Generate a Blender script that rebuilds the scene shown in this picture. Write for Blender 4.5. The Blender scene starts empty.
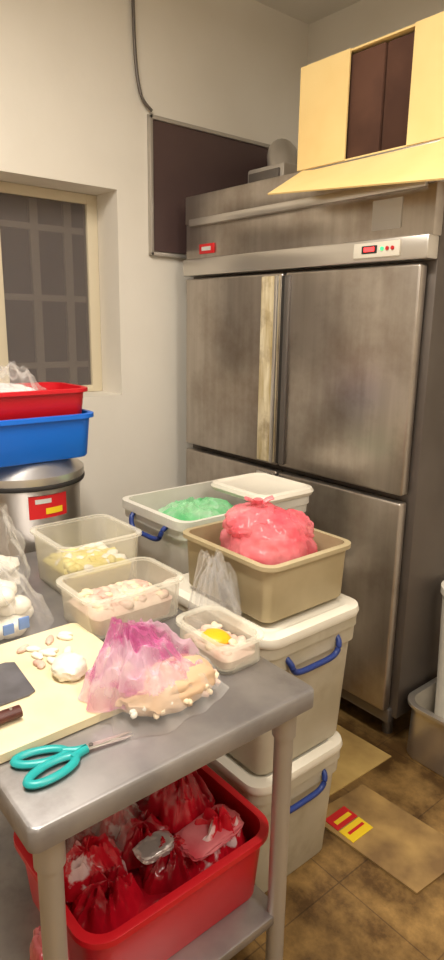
import bpy, bmesh, math, random
from mathutils import Vector, Matrix, noise, Euler
random.seed(4)
D=bpy.data; SC=bpy.context.scene

# ---------------------------------------------------------------- materials
def srgb(r,g,b):
    f=lambda c:(c/255/12.92) if c/255<=0.04045 else ((c/255+0.055)/1.055)**2.4
    return (f(r),f(g),f(b),1)
def mat(name,col,rough=0.5,metal=0.0,col2=None,nscale=6.0,bump=0.0,bscale=40.0,alpha=None,emit=None,spec=0.5,stretch=None,transl=0.0,coat=0.0,ndetail=4,lo=0.35,hi=0.65,edge=0.5,stain=None,sscale=3,slo=0.5,shi=0.75):
    m=D.materials.new(name); m.use_nodes=True; nt=m.node_tree; N=nt.nodes; L=nt.links
    b=N['Principled BSDF']; out=N['Material Output']
    b.inputs['Base Color'].default_value=col; b.inputs['Roughness'].default_value=rough
    b.inputs['Metallic'].default_value=metal; b.inputs['Specular IOR Level'].default_value=spec
    b.inputs['Coat Weight'].default_value=coat
    tc=N.new('ShaderNodeTexCoord'); mp=N.new('ShaderNodeMapping'); L.new(tc.outputs['Object'],mp.inputs['Vector'])
    if stretch: mp.inputs['Scale'].default_value=stretch
    if col2:
        n=N.new('ShaderNodeTexNoise'); n.inputs['Scale'].default_value=nscale; n.inputs['Detail'].default_value=ndetail
        L.new(mp.outputs[0],n.inputs['Vector'])
        r=N.new('ShaderNodeValToRGB'); r.color_ramp.elements[0].color=col; r.color_ramp.elements[1].color=col2
        r.color_ramp.elements[0].position=lo; r.color_ramp.elements[1].position=hi
        L.new(n.outputs['Fac'],r.inputs[0]); csock=r.outputs[0]
        if stain:
            n3=N.new('ShaderNodeTexNoise'); n3.inputs['Scale'].default_value=sscale; n3.inputs['Detail'].default_value=7; n3.inputs['Roughness'].default_value=0.65
            L.new(tc.outputs['Object'],n3.inputs['Vector'])
            r3=N.new('ShaderNodeValToRGB'); r3.color_ramp.elements[0].position=slo; r3.color_ramp.elements[1].position=shi
            L.new(n3.outputs['Fac'],r3.inputs[0])
            mm=N.new('ShaderNodeMix'); mm.data_type='RGBA'; mm.inputs[7].default_value=stain
            L.new(r3.outputs[0],mm.inputs[0]); L.new(csock,mm.inputs[6]); csock=mm.outputs[2]
        L.new(csock,b.inputs['Base Color'])
    if bump:
        n2=N.new('ShaderNodeTexNoise'); n2.inputs['Scale'].default_value=bscale; n2.inputs['Detail'].default_value=3
        L.new(mp.outputs[0],n2.inputs['Vector'])
        bp=N.new('ShaderNodeBump'); bp.inputs['Strength'].default_value=bump; bp.inputs['Distance'].default_value=0.01
        L.new(n2.outputs['Fac'],bp.inputs['Height']); L.new(bp.outputs[0],b.inputs['Normal'])
    if emit:
        b.inputs['Emission Color'].default_value=col; b.inputs['Emission Strength'].default_value=emit
    sh=b.outputs[0]
    if transl:
        t=N.new('ShaderNodeBsdfTranslucent'); t.inputs['Color'].default_value=col
        mx=N.new('ShaderNodeMixShader'); mx.inputs[0].default_value=transl
        L.new(sh,mx.inputs[1]); L.new(t.outputs[0],mx.inputs[2]); sh=mx.outputs[0]
    if alpha is not None:
        t=N.new('ShaderNodeBsdfTransparent'); mx=N.new('ShaderNodeMixShader')
        lw=N.new('ShaderNodeLayerWeight'); lw.inputs['Blend'].default_value=0.35
        ma=N.new('ShaderNodeMath'); ma.operation='MULTIPLY_ADD'; ma.inputs[1].default_value=edge; ma.inputs[2].default_value=alpha; ma.use_clamp=True
        L.new(lw.outputs['Facing'],ma.inputs[0]); L.new(ma.outputs[0],mx.inputs[0])
        L.new(t.outputs[0],mx.inputs[1]); L.new(sh,mx.inputs[2]); sh=mx.outputs[0]
    L.new(sh,out.inputs[0])
    return m
M={}
M['wall']=mat('wall_paint',srgb(232,226,215),0.85,col2=srgb(224,217,204),nscale=1.5,bump=0.06,bscale=30)
M['ceil']=mat('ceiling_paint',srgb(226,222,213),0.9)
M['steel']=mat('brushed_steel',srgb(190,182,174),0.33,0.92,col2=srgb(172,163,154),nscale=2.5,stretch=(12,12,0.7),ndetail=3,lo=0.25,hi=0.75,stain=srgb(108,86,64),sscale=2.2,slo=0.46,shi=0.88)
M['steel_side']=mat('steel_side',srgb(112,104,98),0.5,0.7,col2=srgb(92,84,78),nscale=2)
M['steel_light']=mat('steel_trim',srgb(212,207,200),0.33,0.9)
M['steel_dark']=mat('steel_dark',srgb(118,112,108),0.5,0.8)
M['blade']=mat('cleaver_steel',srgb(128,127,132),0.4,0.6,col2=srgb(108,106,110),nscale=14)
M['table']=mat('table_steel',srgb(176,172,172),0.40,0.8,col2=srgb(152,149,150),nscale=9,bump=0.05,bscale=25,stain=srgb(112,106,102),sscale=5,slo=0.55,shi=0.9)
M['rubber']=mat('black_rubber',srgb(38,35,34),0.6)
M['ivory']=mat('ivory_strip',srgb(230,218,188),0.4,0.1,col2=srgb(186,166,120),nscale=6,stretch=(8,8,1),stain=srgb(120,92,56),sscale=7,slo=0.5,shi=0.8)
M['whitepl']=mat('white_plastic',srgb(228,221,206),0.4)
M['tote']=mat('tote_plastic',srgb(216,207,188),0.4,col2=srgb(194,184,160),nscale=5,transl=0.25,stain=srgb(160,144,112),sscale=6,slo=0.55,shi=0.85)
M['toteclear']=mat('tote_translucent_plastic',srgb(232,228,218),0.35,alpha=0.6,col2=srgb(216,210,198),nscale=5)
M['beige']=mat('beige_plastic',srgb(200,184,148),0.45,col2=srgb(178,161,124),nscale=5,transl=0.2)
M['clearpl']=mat('clear_plastic',srgb(232,226,208),0.22,alpha=0.15,edge=0.5)
M['bluehd']=mat('blue_handle',srgb(32,54,120),0.4)
M['blue']=mat('blue_basin_plastic',srgb(10,106,214),0.38)
M['red']=mat('red_plastic',srgb(204,22,36),0.38)
M['window_frame']=mat('window_frame_beige',srgb(216,204,178),0.5)
M['glass']=mat('window_glass',srgb(124,116,114),0.3,alpha=0.42)
M['outside']=mat('outside_dark',srgb(112,102,102),0.9,col2=srgb(88,80,82),nscale=3)
M['bars']=mat('grille_bars',srgb(215,202,182),0.6)
M['brown']=mat('brown_pane',srgb(84,64,62),0.5,col2=srgb(76,58,57),nscale=2)
M['alu']=mat('aluminium',srgb(186,180,172),0.4,0.6)
M['card']=mat('cardboard_yellow',srgb(240,212,150),0.8,col2=srgb(232,200,136),nscale=3,spec=0.1)
M['card2']=mat('cardboard_brown',srgb(176,144,92),0.85,col2=srgb(126,100,68),nscale=7,spec=0.1)
M['card4']=mat('cardboard_tan',srgb(206,176,112),0.85,col2=srgb(170,140,88),nscale=6,spec=0.1)
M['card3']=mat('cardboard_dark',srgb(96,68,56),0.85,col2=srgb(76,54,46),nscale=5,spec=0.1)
M['board']=mat('cutting_board',srgb(230,216,182),0.5,col2=srgb(220,203,164),nscale=7)
M['teal']=mat('teal_plastic',srgb(30,158,158),0.35)
M['wood']=mat('dark_wood_handle',srgb(92,40,28),0.45,col2=srgb(70,28,20),nscale=12)
M['pinkbag']=mat('pink_bag_film',srgb(240,200,222),0.22,alpha=0.34,transl=0.1,col2=srgb(212,104,166),nscale=14,bump=0.25,bscale=30,edge=0.45,lo=0.46,hi=0.56)
M['redbag']=mat('red_bag_film',srgb(244,104,120),0.22,alpha=0.45,transl=0.2,col2=srgb(248,156,164),nscale=9,bump=0.6,bscale=18,edge=0.5)
M['redin']=mat('bagged_meat',srgb(236,104,112),0.5,col2=srgb(244,168,164),nscale=14,bump=0.3,bscale=20)
M['redbag2']=mat('dark_red_bag_film',srgb(196,18,38),0.2,alpha=0.85,bump=0.35,bscale=16,col2=srgb(130,8,22),nscale=9)
M['printbag']=mat('printed_bag_film',srgb(196,22,40),0.2,alpha=0.9,bump=0.3,bscale=16,col2=srgb(226,196,198),nscale=20,lo=0.56,hi=0.62)
M['clearbag']=mat('clear_bag_film',srgb(240,236,232),0.12,alpha=0.08,bump=0.5,bscale=18,edge=0.38)
M['whitebag']=mat('white_bag_film',srgb(240,236,233),0.25,alpha=0.8,col2=srgb(214,208,208),nscale=10,bump=0.5,bscale=24)
M['greenbag']=mat('green_bag_film',srgb(176,230,184),0.35,alpha=0.5,bump=0.3,bscale=20,col2=srgb(98,200,128),nscale=9)
M['noodle']=mat('diced_mushroom',srgb(232,210,178),0.5,spec=0.3)
M['noodle2']=mat('diced_mushroom_dark',srgb(206,172,138),0.5,spec=0.3)
M['meat']=mat('sliced_pork',srgb(200,160,146),0.5,col2=srgb(222,200,182),nscale=22,bump=0.4,bscale=40)
M['pickle']=mat('yellow_pickle',srgb(216,196,96),0.45,col2=srgb(226,214,146),nscale=20,bump=0.4,bscale=40)
M['orange']=mat('orange_yolk',srgb(250,176,24),0.4)
M['radish']=mat('white_radish',srgb(234,227,212),0.4)
M['foil']=mat('foil_packet',srgb(205,196,196),0.3,0.7,bump=0.6,bscale=14)
M['pinkpack']=mat('pink_packet',srgb(206,112,120),0.25,col2=srgb(176,30,48),nscale=9,bump=0.3,bscale=18)
M['labelred']=mat('red_label',srgb(205,30,36),0.4)
M['labelyel']=mat('yellow_label',srgb(240,205,40),0.4)
M['labelwhite']=mat('white_label',srgb(205,203,200),0.4)
M['led']=mat('red_led',(1,0.03,0.03,1),0.4,emit=4)
M['ledg']=mat('green_led',(0.05,0.8,0.25,1),0.4,emit=1.0)
M['lamp']=mat('lamp_tube',(1,0.97,0.9,1),0.4,emit=6)
M['bluepr']=mat('blue_print',srgb(110,140,195),0.4)
m=D.materials.new('floor_tiles'); m.use_nodes=True; N=m.node_tree.nodes; L=m.node_tree.links; b=N['Principled BSDF']
tc=N.new('ShaderNodeTexCoord'); br=N.new('ShaderNodeTexBrick'); br.inputs['Scale'].default_value=1.0
br.offset=0; br.inputs['Brick Width'].default_value=0.3; br.inputs['Row Height'].default_value=0.3; br.inputs['Mortar Size'].default_value=0.002
br.inputs['Color1'].default_value=srgb(198,164,106); br.inputs['Color2'].default_value=srgb(186,154,100); br.inputs['Mortar'].default_value=srgb(150,122,84)
nz=N.new('ShaderNodeTexNoise'); nz.inputs['Scale'].default_value=3.2; nz.inputs['Detail'].default_value=9; nz.inputs['Roughness'].default_value=0.7
rp=N.new('ShaderNodeValToRGB'); rp.color_ramp.elements[0].color=srgb(98,82,72); rp.color_ramp.elements[0].position=0.42; rp.color_ramp.elements[1].color=srgb(226,216,200); rp.color_ramp.elements[1].position=0.66
rr_=N.new('ShaderNodeMapRange'); rr_.inputs[3].default_value=0.15; rr_.inputs[4].default_value=0.6; L.new(nz.outputs['Fac'],rr_.inputs[0]); L.new(rr_.outputs[0],b.inputs['Roughness'])
mx=N.new('ShaderNodeMix'); mx.data_type='RGBA'; mx.blend_type='MULTIPLY'; mx.inputs[0].default_value=0.95
L.new(tc.outputs['Object'],br.inputs['Vector']); L.new(tc.outputs['Object'],nz.inputs['Vector']); L.new(nz.outputs['Fac'],rp.inputs[0])
L.new(br.outputs['Color'],mx.inputs[6]); L.new(rp.outputs[0],mx.inputs[7]); L.new(mx.outputs[2],b.inputs['Base Color'])
M['floor']=m

# ---------------------------------------------------------------- mesh builder
class B:
    def __init__(s): s.bm=bmesh.new(); s.mats=[]
    def mi(s,k):
        if k not in s.mats: s.mats.append(k)
        return s.mats.index(k)
    def merge(s,t,k,Mx=None,smooth=True,k2=None,zs=0):
        i=s.mi(k); i2=s.mi(k2) if k2 else i
        bmesh.ops.recalc_face_normals(t,faces=t.faces)
        for f in t.faces: f.material_index=i2 if (k2 and f.calc_center_median().z>zs) else i; f.smooth=smooth
        if Mx is not None: bmesh.ops.transform(t,matrix=Mx,verts=t.verts)
        me=D.meshes.new('tmp'); t.to_mesh(me); t.free(); s.bm.from_mesh(me); D.meshes.remove(me)
    def box(s,lo,hi,k,r=0.0,rot=None,seg=2,piv=None):
        lo=Vector(lo);hi=Vector(hi); t=bmesh.new(); bmesh.ops.create_cube(t,size=1)
        sz=hi-lo; c=(lo+hi)/2
        bmesh.ops.scale(t,vec=sz,verts=t.verts)
        if r>0: bmesh.ops.bevel(t,geom=t.edges[:],offset=min(r,min(sz)*0.49),segments=seg,profile=0.5,affect='EDGES')
        Mx=Matrix.Translation(c)@(Euler(rot).to_matrix().to_4x4() if rot else Matrix())
        s.merge(t,k,Mx,smooth=False if r==0 else True)
    def cyl(s,p0,p1,r0,k,r1=None,seg=24):
        p0=Vector(p0);p1=Vector(p1);r1=r0 if r1 is None else r1; d=p1-p0
        t=bmesh.new(); bmesh.ops.create_cone(t,cap_ends=True,segments=seg,radius1=r0,radius2=r1,depth=d.length)
        s.merge(t,k,Matrix.Translation((p0+p1)/2)@d.to_track_quat('Z','Y').to_matrix().to_4x4())
    def loft(s,secs,k,c=(0,0,0),rz=0,n=8,caps=(True,True)):
        t=bmesh.new(); rings=[]
        for q in secs:
            w,d,r,z=q[:4]; ox,oy=(q[4],q[5]) if len(q)>4 else (0,0); r=min(r,w/2-1e-4,d/2-1e-4); ring=[]
            for cx,cy,a0 in ((w/2-r,d/2-r,0),(-w/2+r,d/2-r,90),(-w/2+r,-d/2+r,180),(w/2-r,-d/2+r,270)):
                for i in range(n+1):
                    a=math.radians(a0+90*i/n); ring.append(t.verts.new((cx+r*math.cos(a)+ox,cy+r*math.sin(a)+oy,z)))
            rings.append(ring)
        for a,b2 in zip(rings,rings[1:]):
            for i in range(len(a)): t.faces.new((a[i],a[(i+1)%len(a)],b2[(i+1)%len(a)],b2[i]))
        if caps[0]: t.faces.new(rings[0][::-1])
        if caps[1]: t.faces.new(rings[-1])
        s.merge(t,k,Matrix.Translation(c)@Matrix.Rotation(rz,4,'Z'))
    def tub(s,c,wt,dt,h,k,taper=0.9,r=0.03,th=0.004,rim=0.01,rimh=0.008,rz=0):
        wb,db=wt*taper,dt*taper
        s.loft([(wb-0.01,db-0.01,r*0.8,0),(wb,db,r*0.9,0.006),(wt-2*rim,dt-2*rim,r,h-rimh),(wt,dt,r+rim,h-rimh),(wt,dt,r+rim,h-0.001),(wt-0.004,dt-0.004,r+rim,h),
          (wt-2*rim-2*th,dt-2*rim-2*th,r,h),(wt-2*rim-2*th,dt-2*rim-2*th,r,h-rimh),(wb-2*th,db-2*th,r*0.8,th+0.004)],k,c,rz)
    def lathe(s,prof,k,c=(0,0,0),seg=48):
        t=bmesh.new(); rings=[]
        for r,z in prof:
            rings.append([t.verts.new((r*math.cos(2*math.pi*i/seg),r*math.sin(2*math.pi*i/seg),z)) for i in range(seg)])
        for a,b2 in zip(rings,rings[1:]):
            for i in range(seg): t.faces.new((a[i],a[(i+1)%seg],b2[(i+1)%seg],b2[i]))
        t.faces.new(rings[0][::-1]); t.faces.new(rings[-1]); s.merge(t,k,Matrix.Translation(c))
    def tube(s,pts,r,k,seg=10,sub=6,closed=False,flat=1.0):
        P=[Vector(p) for p in pts]; n=len(P); path=[]
        rng=n if closed else n-1
        for i in range(rng):
            p0=P[(i-1)%n] if (closed or i>0) else P[0]; p1=P[i]; p2=P[(i+1)%n]; p3=P[(i+2)%n] if (closed or i+2<n) else P[-1]
            for j in range(sub):
                u=j/sub; path.append(0.5*((2*p1)+(-p0+p2)*u+(2*p0-5*p1+4*p2-p3)*u*u+(-p0+3*p1-3*p2+p3)*u**3))
        if not closed: path.append(P[-1])
        t=bmesh.new(); rings=[]; m_=len(path)
        for i,p in enumerate(path):
            a=path[(i-1)%m_] if (closed or i>0) else path[0]; b2=path[(i+1)%m_] if (closed or i<m_-1) else path[-1]
            d=(b2-a).normalized(); up=Vector((0,0,1)) if abs(d.z)<0.9 else Vector((1,0,0))
            x=d.cross(up).normalized(); y=x.cross(d)
            rings.append([t.verts.new(p+x*r*math.cos(2*math.pi*q/seg)+y*r*flat*math.sin(2*math.pi*q/seg)) for q in range(seg)])
        prs=list(zip(rings,rings[1:]))+([(rings[-1],rings[0])] if closed else [])
        for a,b2 in prs:
            for q in range(seg): t.faces.new((a[q],a[(q+1)%seg],b2[(q+1)%seg],b2[q]))
        if not closed: t.faces.new(rings[0][::-1]); t.faces.new(rings[-1])
        s.merge(t,k)
    def blob(s,c,sz,k,seed=0,amp=0.18,freq=1.6,flat=0.6,sub=5,rz=0,fine=0.02,boxy=0.0,tilt=None,k2=None,zs=0,crease=0.0):
        t=bmesh.new(); bmesh.ops.create_icosphere(t,subdivisions=sub,radius=1)
        o=Vector((seed*7.3,seed*3.1,seed*1.7))
        for v in t.verts:
            n=v.co.normalized(); q=n*freq+o; q=q+Vector((noise.noise(q*1.3+Vector((5,0,0))),noise.noise(q*1.3+Vector((0,9,0))),0))*0.6
            e=noise.noise(q); e=math.sqrt(e*e+0.01)*2; e2=noise.noise(q*2.3); e2=math.sqrt(e2*e2+0.006)*2; e3=2*abs(noise.noise(q*5))
            rr=1+amp*(e-0.4)+amp*0.4*(e2-0.4)+fine*(e3-0.4)
            if crease: rr+=crease*(0.5-abs(noise.noise(Vector((n.x*3,n.y*3,n.z*0.8))*1.3+o)))
            if boxy:
                mx_=max(abs(n.x),abs(n.y),abs(n.z)); rr*=(1-boxy)+boxy*min(1/mx_,1.35)
            p=Vector((n.x*sz[0],n.y*sz[1],n.z*sz[2]))*rr
            if p.z<-flat*sz[2]: p.z=-flat*sz[2]
            v.co=p
        Mx=Matrix.Translation((c[0],c[1],c[2]+flat*sz[2]))@Matrix.Rotation(rz,4,'Z')
        if tilt: Mx=Mx@Euler(tilt).to_matrix().to_4x4()
        s.merge(t,k,Mx,k2=k2,zs=zs)
    def film(s,c,sx,sy,H,k,seed=0,peak=(0,0),pw=1.6,fold=0.25,nf=1.6,edge=0.22,cr=0.12,rz=0,seg=150,rows=60,k2=None,zs=0):
        # draped plastic film: tent with radiating folds and fine creases
        t=bmesh.new(); o=Vector((seed*3.7,seed*1.9,seed*0.7)); prev=None; top=None
        for j in range(rows+1):
            u=j/rows; ring=[]
            for q in range(seg):
                a=2*math.pi*q/seg; ca,sa=math.cos(a),math.sin(a)
                ro=1+edge*(noise.noise(Vector((ca*1.5,sa*1.5,0))+o)*1.6+0.5*noise.noise(Vector((ca*4,sa*4,2))+o))
                R=u*ro; x=R*ca*sx+peak[0]*(1-u)**1.2; y=R*sa*sy+peak[1]*(1-u)**1.2
                f1=0.5-abs(noise.noise(Vector((ca*nf*1.6,sa*nf*1.6,u*0.8))+o))*2.2
                f2=0.5-abs(noise.noise(Vector((x*26,y*26,5))+o))*2.2
                f3=noise.noise(Vector((x*60,y*60,9))+o)
                env=(1-u**pw); mid_=min(1,u*4)*(1-u**6)
                z=H*(env*(1+0.15*f2)+fold*mid_*f1+cr*mid_*f2+cr*0.3*mid_*f3)
                if j==0: z=H*1.0
                ring.append((x,y,max(z,0.0005*(1+q%2))))
            if j==0: top=t.verts.new(ring[0]); prev=None; continue
            vr=[t.verts.new(p) for p in ring]
            for q in range(seg):
                if prev is None: t.faces.new((top,vr[q],vr[(q+1)%seg]))
                else: t.faces.new((prev[q],vr[q],vr[(q+1)%seg],prev[(q+1)%seg]))
            prev=vr
        s.merge(t,k,Matrix.Translation(c)@Matrix.Rotation(rz,4,'Z'),k2=k2,zs=zs)
    def sack(s,c,prof,sx,sy,k,seed=0,fold=0.2,kf=2.5,seg=110,rows=44,lean=(0,0),rz=0,zj=0.0,k2=None,zs=0):
        t=bmesh.new(); rings=[]; zmax=prof[-1][0]
        o=Vector((seed*5.1,seed*2.3,seed))
        for j in range(rows+1):
            u=j/rows*(len(prof)-1); i=min(int(u),len(prof)-2); fr=u-i; fr=fr*fr*(3-2*fr)*0.5+fr*0.5
            z=prof[i][0]*(1-fr)+prof[i+1][0]*fr; r=prof[i][1]*(1-fr)+prof[i+1][1]*fr; ring=[]
            hz=z/zmax
            for q in range(seg):
                a=2*math.pi*q/seg; nv=Vector((math.cos(a)*kf,math.sin(a)*kf,z*6))+o
                e=noise.noise(nv)+0.6*(2*abs(noise.noise(nv*2.0))-0.4)+0.15*noise.noise(nv*4)
                rr=r*(1+fold*(0.35+hz)*e)
                zz=z+zj*hz*noise.noise(Vector((math.cos(a)*1.6,math.sin(a)*1.6,3))+o)
                ring.append(t.verts.new((rr*sx*math.cos(a)+lean[0]*hz*hz,rr*sy*math.sin(a)+lean[1]*hz*hz,max(zz,0))))
            rings.append(ring)
        for a,b2 in zip(rings,rings[1:]):
            for q in range(seg): t.faces.new((a[q],a[(q+1)%seg],b2[(q+1)%seg],b2[q]))
        t.faces.new(rings[0][::-1]); s.merge(t,k,Matrix.Translation(c)@Matrix.Rotation(rz,4,'Z'),k2=k2,zs=zs)
    def quad(s,pts,k,th=0.004):
        t=bmesh.new(); vs=[t.verts.new(p) for p in pts]; f=t.faces.new(vs); f.normal_update(); n=f.normal.copy()
        r=bmesh.ops.extrude_face_region(t,geom=[f]); bmesh.ops.translate(t,vec=n*th,verts=[g for g in r['geom'] if isinstance(g,bmesh.types.BMVert)])
        s.merge(t,k,smooth=False)
    def done(s,name,sharp=40):
        me=D.meshes.new(name); s.bm.to_mesh(me); s.bm.free()
        for k in s.mats: me.materials.append(M[k])
        try: me.set_sharp_from_angle(angle=math.radians(sharp))
        except Exception: pass
        o=D.objects.new(name,me); SC.collection.objects.link(o); return o

# ---------------------------------------------------------------- room
XW=-2.5; XE=1.6; YS=-1.6; YB=2.6; ZC=2.95; WT=0.25
b=B(); b.box((XW-0.6,YS-0.1,-0.1),(XE+0.1,YB+0.1,0),'floor'); b.done('floor')
b=B(); b.box((XW-0.6,YS-0.1,ZC),(XE+0.1,YB+0.1,ZC+0.1),'ceil'); b.done('ceiling')
b=B(); wy0,wy1,wz0,wz1=0.30,1.49,1.195,2.05
b.box((XW-WT,YS,0),(XW,wy0,ZC),'wall'); b.box((XW-WT,wy1,0),(XW,YB,ZC),'wall')
b.box((XW-WT,wy0,0),(XW,wy1,wz0),'wall'); b.box((XW-WT,wy0,wz1),(XW,wy1,ZC),'wall'); b.done('wall_left')
b=B(); b.box((XW-WT,YB,0),(XE+0.1,YB+0.1,ZC),'wall'); b.done('wall_back')
b=B(); b.box((XE,YS,0),(XE+0.1,YB,ZC),'wall'); b.done('wall_right')
b=B(); b.box((XW-WT,YS-0.1,0),(XE+0.1,YS,ZC),'wall'); b.done('wall_front')
b=B(); b.box((-3.05,YS,0),(-3.0,YB,ZC),'outside'); b.done('wall_outside')
b=B(); x0,x1=XW-0.21,XW-0.17; f=0.042
b.box((x0+0.002,wy0+f,wz0+0.001),(x1-0.002,wy1-0.045,wz0+f-0.01),'window_frame',0.003); b.box((x0+0.002,wy0+f,wz1-f),(x1-0.002,wy1-0.045,wz1-0.001),'window_frame',0.003)
b.box((x0,wy0+0.001,wz0+0.001),(x1,wy0+f,wz1-0.001),'window_frame',0.003); b.box((x0,wy1-0.052,wz0+0.001),(x1,wy1-0.001,wz1-0.001),'window_frame',0.003)
b.box((x0+0.004,0.985,wz0+f-0.01),(x1+0.006,1.045,wz1-f),'window_frame',0.003)
b.box((x0+0.02,wy0+f,wz0+f-0.01),(x0+0.026,wy1-0.05,wz1-f),'glass')
for y in (0.46,0.62,0.78,0.92,1.215,1.37): b.box((x0-0.03,y-0.018,wz0),(x0-0.012,y+0.018,wz1),'bars')
for z in (1.32,1.61,1.90): b.box((x0-0.031,wy0,z-0.013),(x0-0.013,wy1,z+0.013),'bars')
b.done('window_1')
b=B(); b.box((XW,1.655,1.82),(XW+0.015,2.36,2.345),'brown')
for lo,hi in (((XW,1.642,1.80),(XW+0.025,1.658,2.365)),((XW,2.35,1.80),(XW+0.025,2.37,2.365)),((XW,1.642,1.80),(XW+0.025,2.37,1.815)),((XW,1.642,2.345),(XW+0.025,2.37,2.362))):
    b.box(lo,hi,'alu',0.003)
b.done('window_2')
b=B(); b.tube([(XW+0.02,1.57,2.945),(XW+0.02,1.575,2.6),(XW+0.02,1.60,2.43),(XW+0.02,1.655,2.375)],0.007,'steel_dark'); b.done('electric_cable')
def lamp(cx,cy,pw):
    b=B(); b.box((cx-0.62,cy-0.09,ZC-0.05),(cx+0.62,cy+0.09,ZC),'whitepl',0.01)
    for dy in (-0.045,0.045): b.cyl((cx-0.6,cy+dy,ZC-0.075),(cx+0.6,cy+dy,ZC-0.075),0.014,'lamp')
    for dx in (-0.6,0.6): b.box((cx+dx-0.012,cy-0.07,ZC-0.095),(cx+dx+0.012,cy+0.07,ZC-0.04),'whitepl',0.004)
    b.done('fluorescent_ceiling_lamp')
    l=D.lights.new('fluorescent_light','AREA'); l.shape='RECTANGLE'; l.size=1.2; l.size_y=0.2; l.energy=pw; l.color=(1,0.93,0.82)
    o=D.objects.new('fluorescent_light',l); o.location=(cx,cy,ZC-0.11); SC.collection.objects.link(o)
lamp(-0.95,0.3,57); lamp(0.6,0.9,38)

# ---------------------------------------------------------------- fridge
b=B(); xl,xr,yf=-2.39,-1.155,1.757
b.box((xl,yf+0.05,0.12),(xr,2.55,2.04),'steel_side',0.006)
for x in (xl+0.08,xr-0.08):
    for y in (yf+0.12,2.45): b.cyl((x,y,0),(x,y,0.13),0.02,'steel_dark')
b.box((xl+0.02,yf+0.03,0.10),(xr-0.02,yf+0.06,0.155),'steel_dark',0.004)
mid=-1.765
for (xa,xb) in ((xl+0.012,mid-0.006),(mid+0.006,xr-0.025)):
    for (za,zb) in ((0.965,1.70),(0.16,0.94)):
        b.box((xa,yf,za),(xb,yf+0.04,zb),'steel',0.008,seg=3)
        b.box((xa+0.01,yf+0.038,za+0.01),(xb-0.01,yf+0.052,zb-0.01),'rubber')
for za,zb in ((0.975,1.69),(0.18,0.93)):
    b.box((mid-0.11,yf-0.012,za),(mid-0.018,yf+0.002,zb),'ivory' if za>0.5 else 'steel_light',0.005)
    b.box((mid-0.03,yf-0.02,za),(mid-0.014,yf-0.010,zb),'steel_light',0.003)
    b.box((mid-0.012,yf+0.001,za),(mid+0.016,yf+0.008,zb),'rubber',0.001)
    b.box((mid+0.014,yf-0.010,za),(mid+0.04,yf+0.002,zb),'steel_dark',0.004)
b.box((xl,yf+0.005,1.925),(xr,yf+0.06,2.04),'steel',0.006)
b.box((xl+0.04,yf-0.006,1.915),(xr-0.03,yf+0.04,1.945),'steel_light',0.004)
b.box((xl,yf+0.012,1.78),(xr,yf+0.06,1.93),'steel',0.003)
b.box((xl,yf-0.008,1.712),(xr,yf+0.05,1.782),'steel_light',0.006)
b.box((-1.43,yf-0.016,1.725),(-1.25,yf-0.006,1.772),'whitepl',0.003)
b.box((-1.395,yf-0.018,1.738),(-1.335,yf-0.014,1.762),'rubber',0.001); b.box((-1.385,yf-0.0195,1.744),(-1.345,yf-0.0175,1.757),'led')
for x in (-1.315,-1.295,-1.275): b.cyl((x,yf-0.016,1.75),(x,yf-0.02,1.75),0.006,'ledg' if x<-1.3 else 'labelred',seg=12)
b.box((-2.29,yf+0.006,1.80),(-2.19,yf+0.013,1.84),'labelred',0.002); b.box((-2.27,yf+0.004,1.812),(-2.21,yf+0.007,1.828),'labelwhite')
b.box((-1.38,yf+0.006,1.81),(-1.27,yf+0.013,1.90),'labelwhite',0.001)
b.done('four_door_refrigerator')

# carton on top of fridge, flaps partly closed
b=B(); X0,X1,Y0,Y1,Z0,Z1=-1.73,-0.98,1.775,2.25,2.041,2.37; t=0.006
b.box((X0,Y0,Z0),(X1,Y1,Z0+t),'card'); b.box((X0,Y0,Z0),(X0+t,Y1,Z1),'card'); b.box((X1-t,Y0,Z0),(X1,Y1,Z1),'card')
b.box((X0,Y1-t,Z0),(X1,Y1,Z1),'card'); b.box((X0,Y0,Z1-t),(X1,Y1,Z1),'card')
b.box((X0,Y0-t,Z0+0.002),(-1.515,Y0,Z1),'card'); b.box((-1.275,Y0-t,Z0+0.002),(X1,Y0,Z1),'card')
b.quad([(X0+0.03,Y0,Z0+0.004),(X1,Y0,Z0+0.004),(X1+0.06,1.60,1.885),(X0+0.03,1.60,1.943)],'card',0.005)
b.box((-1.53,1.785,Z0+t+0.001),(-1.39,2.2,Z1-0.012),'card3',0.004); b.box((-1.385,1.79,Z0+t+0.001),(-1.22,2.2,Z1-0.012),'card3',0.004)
b.done('open_cardboard_carton')
b=B(); b.tube([(XW+0.045,2.44,2.26),(-2.38,2.38,2.27),(-2.25,2.2,2.26),(-2.12,2.07,2.19),(-2.06,2.03,2.11)],0.06,'alu',seg=20)
b.box((-2.18,1.93,2.041),(-1.96,2.12,2.14),'alu',0.012); b.box((-2.16,1.92,2.06),(-1.98,1.932,2.12),'steel_dark',0.004)
b.done('ventilation_duct')

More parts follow.
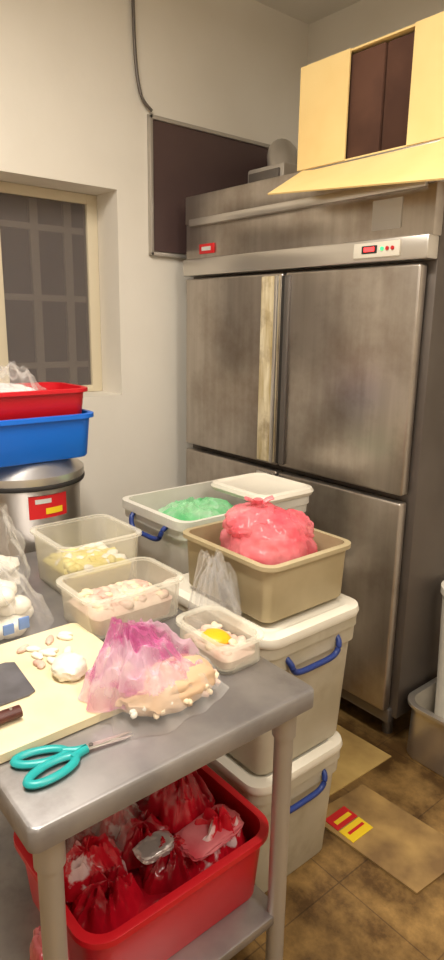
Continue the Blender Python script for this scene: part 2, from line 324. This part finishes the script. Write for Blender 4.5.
# ---------------------------------------------------------------- work table
b=B(); tx0,tx1,ty0,ty1,TZ=-1.85,-0.755,0.283,0.89,0.80
b.loft([(tx1-tx0-0.02,ty1-ty0-0.02,0.012,TZ-0.045),(tx1-tx0,ty1-ty0,0.016,TZ-0.04),(tx1-tx0,ty1-ty0,0.016,TZ-0.006),(tx1-tx0-0.006,ty1-ty0-0.006,0.014,TZ-0.001),(tx1-tx0-0.012,ty1-ty0-0.012,0.012,TZ)],'table',((tx0+tx1)/2,(ty0+ty1)/2,0))
for x in (tx0+0.04,tx1-0.045):
    for y in (ty0+0.045,ty1-0.045):
        b.cyl((x,y,0.03),(x,y,TZ-0.04),0.02,'alu'); b.cyl((x,y,0),(x,y,0.035),0.024,'rubber'); b.cyl((x,y,TZ-0.11),(x,y,TZ-0.04),0.025,'alu')
b.box((tx0+0.03,ty0+0.035,0.215),(tx1-0.035,ty1-0.035,0.24),'table',0.005)
b.done('stainless_steel_work_table')
b=B(); b.loft([(0.353,0.34,0.02,0),(0.36,0.347,0.024,0.003),(0.36,0.347,0.024,0.019),(0.353,0.34,0.02,0.022)],'board',(-1.105,0.455,TZ)); b.done('cutting_board')
BZ=TZ+0.022
b=B()
bm=bmesh.new(); pts=[(-1.20,0.25),(-1.195,0.42),(-1.185,0.436),(-1.06,0.426),(-1.052,0.41),(-1.055,0.25)]
vs=[bm.verts.new((x,y,0)) for x,y in pts]; f=bm.faces.new(vs); r=bmesh.ops.extrude_face_region(bm,geom=[f]); bmesh.ops.translate(bm,vec=(0,0,0.003),verts=[g for g in r['geom'] if isinstance(g,bmesh.types.BMVert)])
b.merge(bm,'blade',Matrix.Translation((0,0,BZ+0.001)),smooth=False)
b.tube([(-1.13,0.255,BZ+0.012),(-1.13,0.2,BZ+0.013),(-1.13,0.14,BZ+0.013)],0.012,'wood',seg=12); b.done('cleaver')
b=B(); b.tube([(-1.000,0.372,BZ+0.013),(-1.000,0.34,BZ+0.014),(-0.998,0.30,BZ+0.014),(-0.992,0.265,BZ+0.013)],0.013,'wood',seg=12,flat=0.8)
for y in (0.355,0.32,0.285): b.cyl((-0.999,y,BZ+0.0225),(-0.999,y,BZ+0.025),0.003,'steel_light',seg=10)
b.quad([(-1.006,0.27,BZ+0.010),(-0.985,0.27,BZ+0.010),(-0.98,0.12,BZ+0.010),(-0.984,0.12,BZ+0.010)],'steel_light',0.0015)
b.done('kitchen_knife')
b=B(); S=lambda u,w,z=0.0:(-0.868-0.05*(0.42-u)*2-w, u, TZ+0.007+z)
def loop(cu,cw,ru,rw,rot,z):
    P=[]
    for i in range(12):
        a=2*math.pi*i/12; U=ru*math.cos(a); Wd=rw*math.sin(a); c_,s_=math.cos(rot),math.sin(rot)
        P.append(S(cu+U*c_-Wd*s_,cw+U*s_+Wd*c_,z))
    return P
b.tube(loop(0.362,0.022,0.040,0.017,-0.25,0.0),0.0078,'teal',closed=True,sub=4,flat=0.8)
b.tube(loop(0.362,-0.022,0.044,0.017,0.25,0.001),0.0078,'teal',closed=True,sub=4,flat=0.8)
b.tube([S(0.398,0.014),S(0.415,0.004),S(0.432,0.001)],0.0078,'teal'); b.tube([S(0.400,-0.014),S(0.417,-0.004),S(0.432,0.0)],0.0078,'teal')
b.quad([S(0.425,0.006,0.001),S(0.425,-0.006,0.001),S(0.50,-0.010,-0.002),S(0.515,-0.008,-0.002)],'steel_light',0.0015)
b.quad([S(0.425,0.006,0.003),S(0.425,-0.006,0.003),S(0.515,-0.002,0),S(0.505,0.003,0)],'steel_light',0.0015)
b.cyl(S(0.44,0,-0.002),S(0.44,0,0.006),0.004,'steel_dark',seg=12)
b.done('scissors')
b=B(); b.blob((-1.075,0.505,BZ),(0.036,0.034,0.024),'radish',seed=2,amp=0.12,fine=0.02,flat=0.75,sub=4); b.done('peeled_white_radish')
b=B()
for i in range(14):
    x=-1.12-random.random()*0.12; y=0.46+random.random()*0.13
    b.blob((x,y,BZ),(0.012+0.010*random.random(),0.009,0.006),'radish' if i%3 else 'meat',seed=i,flat=0.7,sub=2,rz=random.random()*3)
b.done('chopped_mushroom_pieces')

# ---------------------------------------------------------------- food containers
def heap(b,cx,cy,cz,w,d,h,k,n,seed,sz=0.02,k2=None):
    random.seed(seed)
    b.loft([(w*0.93,d*0.93,0.02,0),(w,d,0.02,h*0.6),(w*0.8,d*0.8,0.02,h*0.8)],k,(cx,cy,cz))
    for i in range(n):
        b.blob((cx+(random.random()-.5)*w*0.8,cy+(random.random()-.5)*d*0.8,cz+h*0.55+random.random()*h*0.15),(sz*(0.7+random.random()*0.6),sz*(0.6+random.random()*0.5),sz*0.6),k2 if (k2 and i%3==0) else k,seed=i+seed,flat=0.7,sub=2,rz=random.random()*3,tilt=(random.random()-.5,random.random()-.5,0))
b=B(); b.tub((-1.275,0.745,TZ),0.20,0.275,0.105,'clearpl',taper=0.88); heap(b,-1.275,0.745,TZ+0.006,0.155,0.22,0.07,'meat',90,5,0.016,k2='noodle'); b.done('plastic_container_of_sliced_pork')
b=B(); b.tub((-1.535,0.79,TZ),0.24,0.25,0.15,'clearpl',taper=0.86); heap(b,-1.535,0.79,TZ+0.006,0.185,0.195,0.085,'pickle',80,8,0.018,k2='radish'); b.done('plastic_container_of_pickles')
b=B(); b.tub((-0.985,0.82,TZ),0.20,0.13,0.07,'clearpl',taper=0.88); heap(b,-0.985,0.82,TZ+0.005,0.16,0.095,0.035,'meat',25,11,0.014,k2='noodle')
b.blob((-0.99,0.815,TZ+0.03),(0.034,0.030,0.015),'orange',seed=1,amp=0.1,sub=3); b.done('plastic_container_of_egg_yolk')

# pink bag with diced pale food
b=B(); cx,cy=-0.93,0.628
random.seed(9)
b.blob((cx+0.015,cy+0.005,TZ+0.003),(0.064,0.108,0.042),'noodle2',seed=6,amp=0.12,flat=0.6,sub=4)
for i in range(230):
    a=random.random()*6.28; e=random.random()**0.5; px=cx+0.015+0.062*e*math.cos(a); py=cy+0.005+0.108*e*math.sin(a); pz=TZ+0.012+0.050*(1-e*e)
    b.blob((px,py,pz),(0.009+0.007*random.random(),0.0065,0.006),('noodle','noodle2','noodle','meat','radish')[i%5],seed=i,flat=0.9,amp=0.1,sub=2,boxy=0.5,rz=random.random()*3,tilt=(random.random()*1.4-.7,random.random()*1.4-.7,0))
b.film((cx,cy,TZ+0.001),0.100,0.150,0.135,'clearbag',seed=3,peak=(-0.045,-0.045),pw=1.8,fold=0.16,nf=1.5,edge=0.16,cr=0.10,k2='pinkbag',zs=0.060)
b.film((cx-0.035,cy-0.05,TZ+0.024),0.078,0.100,0.125,'pinkbag',seed=8,peak=(-0.02,0.0),pw=1.8,fold=0.22,nf=1.8,edge=0.22,cr=0.14)
b.done('pink_plastic_bag_of_diced_mushrooms')

# clear bag of dumplings at the left
b=B(); random.seed(12)
for i in range(34):
    a=random.random()*6.28; e=random.random()**0.5; lay=i%3
    b.blob((-1.40+0.065*e*math.cos(a)*(1-lay*0.2),0.470+0.085*e*math.sin(a)*(1-lay*0.2),TZ+0.004+lay*0.036),(0.028,0.026,0.022),'radish',seed=i,amp=0.08,flat=0.85,sub=3,rz=a)
b.film((-1.405,0.465,TZ+0.001),0.112,0.135,0.15,'clearbag',seed=12,peak=(-0.02,0),pw=2.5,fold=0.15,edge=0.10,cr=0.12)
for i in range(3): b.box((-1.298+i*0.002,0.42+i*0.035,TZ+0.03+i*0.004),(-1.292+i*0.002,0.445+i*0.035,TZ+0.05+i*0.008),'bluepr',0.002)
b.done('clear_plastic_bag_of_dumplings')
b=B(); b.sack((-1.64,0.54,TZ+0.001),[(0,0.7),(0.0,1),(0.06,1.1),(0.12,0.95),(0.17,0.8),(0.22,0.6)],0.10,0.10,'clearbag',seed=21,fold=0.4,kf=1.5); b.blob((-1.64,0.54,TZ+0.005),(0.07,0.085,0.06),'radish',seed=4,amp=0.3,sub=4); b.done('clear_plastic_bag')
b=B(); b.film((-1.14,0.925,0.7985),0.075,0.065,0.14,'clearbag',seed=31,peak=(0,0),pw=3,fold=0.3,cr=0.2); b.film((-1.13,0.93,0.7985),0.05,0.06,0.12,'clearbag',seed=35,peak=(0,0),pw=3,fold=0.4,cr=0.25); b.done('crumpled_clear_bag')

# ---------------------------------------------------------------- storage totes
def tote(name,x0,x1,y0,y1,z0,h,lid=True,handle='x',k='tote'):
    b=B(); w,d=x1-x0,y1-y0; c=((x0+x1)/2,(y0+y1)/2,z0); hb=h-0.035 if lid else h
    b.loft([(w*0.84,d*0.84,0.03,0),(w*0.86,d*0.86,0.035,0.01),(w*0.93,d*0.92,0.04,hb*0.8),(w*0.965,d*0.955,0.04,hb*0.81),(w*0.97,d*0.96,0.04,hb-0.03),(w-0.005,d-0.005,0.045,hb-0.028),(w-0.005,d-0.005,0.045,hb),
        (w*0.92,d*0.92,0.04,hb),(w*0.80,d*0.80,0.03,0.012)],k,c)
    if lid: b.loft([(w-0.03,d-0.03,0.04,hb),(w,d,0.05,hb+0.001),(w+0.006,d+0.006,0.05,hb+0.012),(w,d,0.05,hb+0.026),(w-0.05,d-0.05,0.04,hb+0.030),(w-0.07,d-0.07,0.04,hb+0.022),(w-0.09,d-0.09,0.03,hb+0.022)],'whitepl',c)
    zc=z0+hb*0.83
    if handle=='x':
        X=x1-0.004; Y=c[1]-0.01
        b.tube([(X-0.02,Y-0.095,zc+0.03),(X+0.004,Y-0.09,zc+0.01),(X+0.008,Y-0.07,zc-0.018),(X+0.009,Y,zc-0.022),(X+0.008,Y+0.07,zc-0.018),(X+0.004,Y+0.09,zc+0.01),(X-0.02,Y+0.095,zc+0.03)],0.008,'bluehd')
    else:
        Y=y0+0.004; X=c[0]
        b.tube([(X-0.095,Y+0.02,zc+0.03),(X-0.09,Y-0.006,zc+0.01),(X-0.07,Y-0.012,zc-0.022),(X,Y-0.014,zc-0.026),(X+0.07,Y-0.012,zc-0.022),(X+0.09,Y-0.006,zc+0.01),(X+0.095,Y+0.02,zc+0.03)],0.008,'bluehd')
    return b.done(name)
tote('storage_tote',-1.43,-0.97,0.94,1.29,0.0,0.39)
tote('storage_tote',-1.43,-0.965,0.95,1.315,0.3865,0.41)
tote('storage_tote',-1.83,-1.45,1.06,1.64,0.0,0.30,handle='y')
tote('storage_tote',-1.83,-1.45,1.06,1.64,0.2965,0.33,handle='y')
tote('storage_tote',-1.83,-1.45,1.06,1.64,0.623,0.31,lid=False,handle='y',k='toteclear')
b=B()
b.blob((-1.65,1.25,0.78),(0.115,0.13,0.055),'greenbag',seed=5,amp=0.2,flat=0.6,freq=1.6)
b.film((-1.65,1.26,0.885),0.12,0.155,0.03,'greenbag',seed=8,peak=(-0.02,0.02),pw=4,fold=0.3,edge=0.14,cr=0.4); b.done('green_plastic_bag')
b=B(); b.loft([(0.30,0.26,0.05,0),(0.31,0.27,0.05,0.012),(0.30,0.26,0.05,0.024),(0.27,0.23,0.04,0.028),(0.25,0.21,0.03,0.02)],'whitepl',(-1.60,1.52,0.9345)); b.done('tote_lid')
b=B(); b.tub((-1.185,1.145,0.798),0.37,0.325,0.155,'beige',taper=0.9,r=0.03,rim=0.012,rimh=0.012); b.done('beige_plastic_tub')
b=B(); b.blob((-1.18,1.15,0.86),(0.108,0.098,0.085),'redin',seed=17,amp=0.12,flat=0.45,freq=1.4,crease=0.1)
b.blob((-1.18,1.15,0.872),(0.124,0.112,0.105),'redbag',seed=19,amp=0.10,flat=0.45,freq=1.3,fine=0.01,crease=0.14)
b.blob((-1.21,1.13,0.965),(0.075,0.085,0.050),'redbag',seed=27,amp=0.12,flat=0.5,freq=1.3,fine=0.01,crease=0.16)
b.blob((-1.145,1.20,0.955),(0.060,0.055,0.045),'redbag',seed=29,amp=0.12,flat=0.5,freq=1.3,fine=0.01,crease=0.16)
K=Vector((-1.20,1.13,1.045)); b.blob((K.x,K.y,K.z-0.020),(0.020,0.022,0.018),'redbag',seed=3,amp=0.3,sub=4)
for d_ in ((0.02,0.035,0.016),(-0.01,-0.035,0.018),(0.02,-0.02,0.02)):
    t_=Vector(d_); b.tube([K-Vector((0,0,0.01)),K+t_*0.5,K+t_],0.013,'redbag',flat=0.4,seg=12)
b.done('red_plastic_bag')

# ---------------------------------------------------------------- barrel, basins
b=B(); R_=0.19; c=(-2.06,0.83,0)
b.lathe([(R_-0.01,0),(R_,0.01),(R_,0.33),(R_+0.005,0.34),(R_,0.35),(R_,0.97),(R_+0.008,0.98),(R_+0.008,1.0)],'steel_light',c)
b.lathe([(R_+0.012,0.995),(R_+0.016,1.005),(R_+0.016,1.03),(R_-0.01,1.05),(R_-0.03,1.07),(0.05,1.075)],'steel_light',c)
b.lathe([(R_+0.0165,0.99),(R_+0.0185,0.995),(R_+0.0185,1.002),(R_+0.0165,1.006)],'rubber',c)
def wraplabel(a0,a1,z0,z1,off,k):
    t=bmesh.new(); vv=[]
    for i in range(9):
        a=math.radians(a0+(a1-a0)*i/8); vv.append((t.verts.new((c[0]+(R_+off)*math.cos(a),c[1]+(R_+off)*math.sin(a),z0)),t.verts.new((c[0]+(R_+off)*math.cos(a),c[1]+(R_+off)*math.sin(a),z1))))
    for p,q in zip(vv,vv[1:]): t.faces.new((p[0],q[0],q[1],p[1]))
    b.merge(t,k)
wraplabel(-18,22,0.895,0.97,0.002,'labelred'); wraplabel(-12,4,0.945,0.96,0.0035,'labelwhite'); wraplabel(-2,16,0.908,0.928,0.0035,'labelyel')
b.done('stainless_steel_barrel')
b=B(); b.tub((-2.03,0.81,1.0755),0.33,0.44,0.145,'blue',taper=0.88,r=0.05,rim=0.014,rimh=0.014); b.done('blue_plastic_basin')
b=B(); b.tub((-2.04,0.82,1.20),0.28,0.42,0.10,'red',taper=0.88,r=0.05,rim=0.014,rimh=0.012); b.done('red_plastic_basin')
b=B(); b.film((-2.04,0.78,1.24),0.12,0.16,0.12,'clearbag',seed=41,pw=2.5,fold=0.2,cr=0.2,edge=0.12); b.blob((-2.04,0.78,1.235),(0.09,0.12,0.05),'whitebag',seed=43,amp=0.2,freq=1.5,flat=0.5); b.done('clear_produce_bag')

# ---------------------------------------------------------------- under table
SZ=0.2405
b=B(); b.tub((-1.025,0.640,SZ),0.39,0.48,0.175,'red',taper=0.88,r=0.05,rim=0.014,rimh=0.014); b.done('red_plastic_crate')
b=B(); random.seed(21)
b.loft([(0.30,0.39,0.03,0),(0.315,0.40,0.04,0.10)],'redbag2',(-1.025,0.64,0.26))
for i in range(9):
    ix,iy=i%3,i//3
    x=-1.12+ix*0.095+random.uniform(-.01,.01); y=0.50+iy*0.135+random.uniform(-.015,.015)
    b.film((x,y,0.352+(0.02 if ix<2 else 0)),0.062,0.075,0.055+random.uniform(0,0.03),('redbag2','printbag','redbag2')[(ix+iy)%3],seed=i+50,peak=(random.uniform(-.01,.01),random.uniform(-.02,.02)),pw=2.6,fold=0.3,nf=1.5,edge=0.14,cr=0.25,seg=90,rows=34)
b.blob((-0.925,0.75,0.405),(.045,.08,.012),'pinkpack',seed=54,amp=0.08,boxy=0.7,rz=0.1); b.blob((-0.96,0.63,0.41),(.028,.045,.012),'foil',seed=55,amp=0.1,boxy=0.6)
b.film((-1.06,0.76,0.40),0.09,0.085,0.09,'redbag2',seed=3,pw=2,fold=0.3,cr=0.2); b.film((-1.08,0.57,0.40),0.08,0.10,0.08,'clearbag',seed=5,pw=2,fold=0.3,cr=0.2)
b.done('packaged_food_packets')
b=B(); b.blob((-0.89,0.355,SZ),(0.055,0.030,0.12),'pinkpack',seed=61,amp=0.12,flat=0.7,boxy=0.4); b.done('pink_food_packet')

# ---------------------------------------------------------------- floor items
b=B(); b.quad([(-1.12,1.315,0.001),(-0.74,1.335,0.001),(-0.72,1.58,0.001),(-1.10,1.56,0.001)],'card2',0.006)
for i in range(2): b.box((-1.075+i*0.06,1.335,0.0075),(-1.02+i*0.06,1.43,0.0095),'labelred' if i==0 else 'labelyel')
b.box((-1.05,1.35,0.0096),(-1.035,1.42,0.0105),'labelyel'); b.box((-0.995,1.35,0.0096),(-0.985,1.42,0.0105),'labelred')
b.done('flattened_cardboard_box')
b=B(); b.quad([(-1.43,1.36,0.001),(-1.14,1.38,0.001),(-1.13,1.76,0.001),(-1.42,1.75,0.001)],'card4',0.004); b.done('cardboard_sheet')
b=B(); b.tub((-0.995,1.98,0),0.29,0.38,0.22,'steel_light',taper=0.9,r=0.06,rim=0.018,rimh=0.012); b.done('stainless_steel_pan')
b=B(); b.lathe([(0.07,0),(0.08,0.01),(0.098,0.58),(0.106,0.585),(0.106,0.61),(0.096,0.612),(0.092,0.59),(0.07,0.02)],'whitepl',(-1.03,2.015,0.012)); b.done('white_plastic_bucket')

# ---------------------------------------------------------------- camera
yaw,pitch,roll,fp,H=0.8754,0.2416,0.0152,636.27,1.514
f=Vector((-math.sin(yaw)*math.cos(pitch),math.cos(yaw)*math.cos(pitch),-math.sin(pitch)))
r=Vector((math.cos(yaw),math.sin(yaw),0)); u=r.cross(f)
r2=math.cos(roll)*r+math.sin(roll)*u; u2=-math.sin(roll)*r+math.cos(roll)*u
cam=D.cameras.new('camera'); cam.sensor_fit='VERTICAL'; cam.sensor_height=36; cam.lens=fp/960*36; cam.clip_start=0.05
co=D.objects.new('camera',cam); SC.collection.objects.link(co)
mw=Matrix((r2,u2,-f)).transposed().to_4x4(); mw.translation=(0,0,H); co.matrix_world=mw; SC.camera=co
w=D.worlds.new('world'); SC.world=w; w.use_nodes=True; w.node_tree.nodes['Background'].inputs[0].default_value=(0.6,0.6,0.65,1); w.node_tree.nodes['Background'].inputs[1].default_value=0.3
try: SC.view_settings.view_transform='Standard'
except Exception: pass
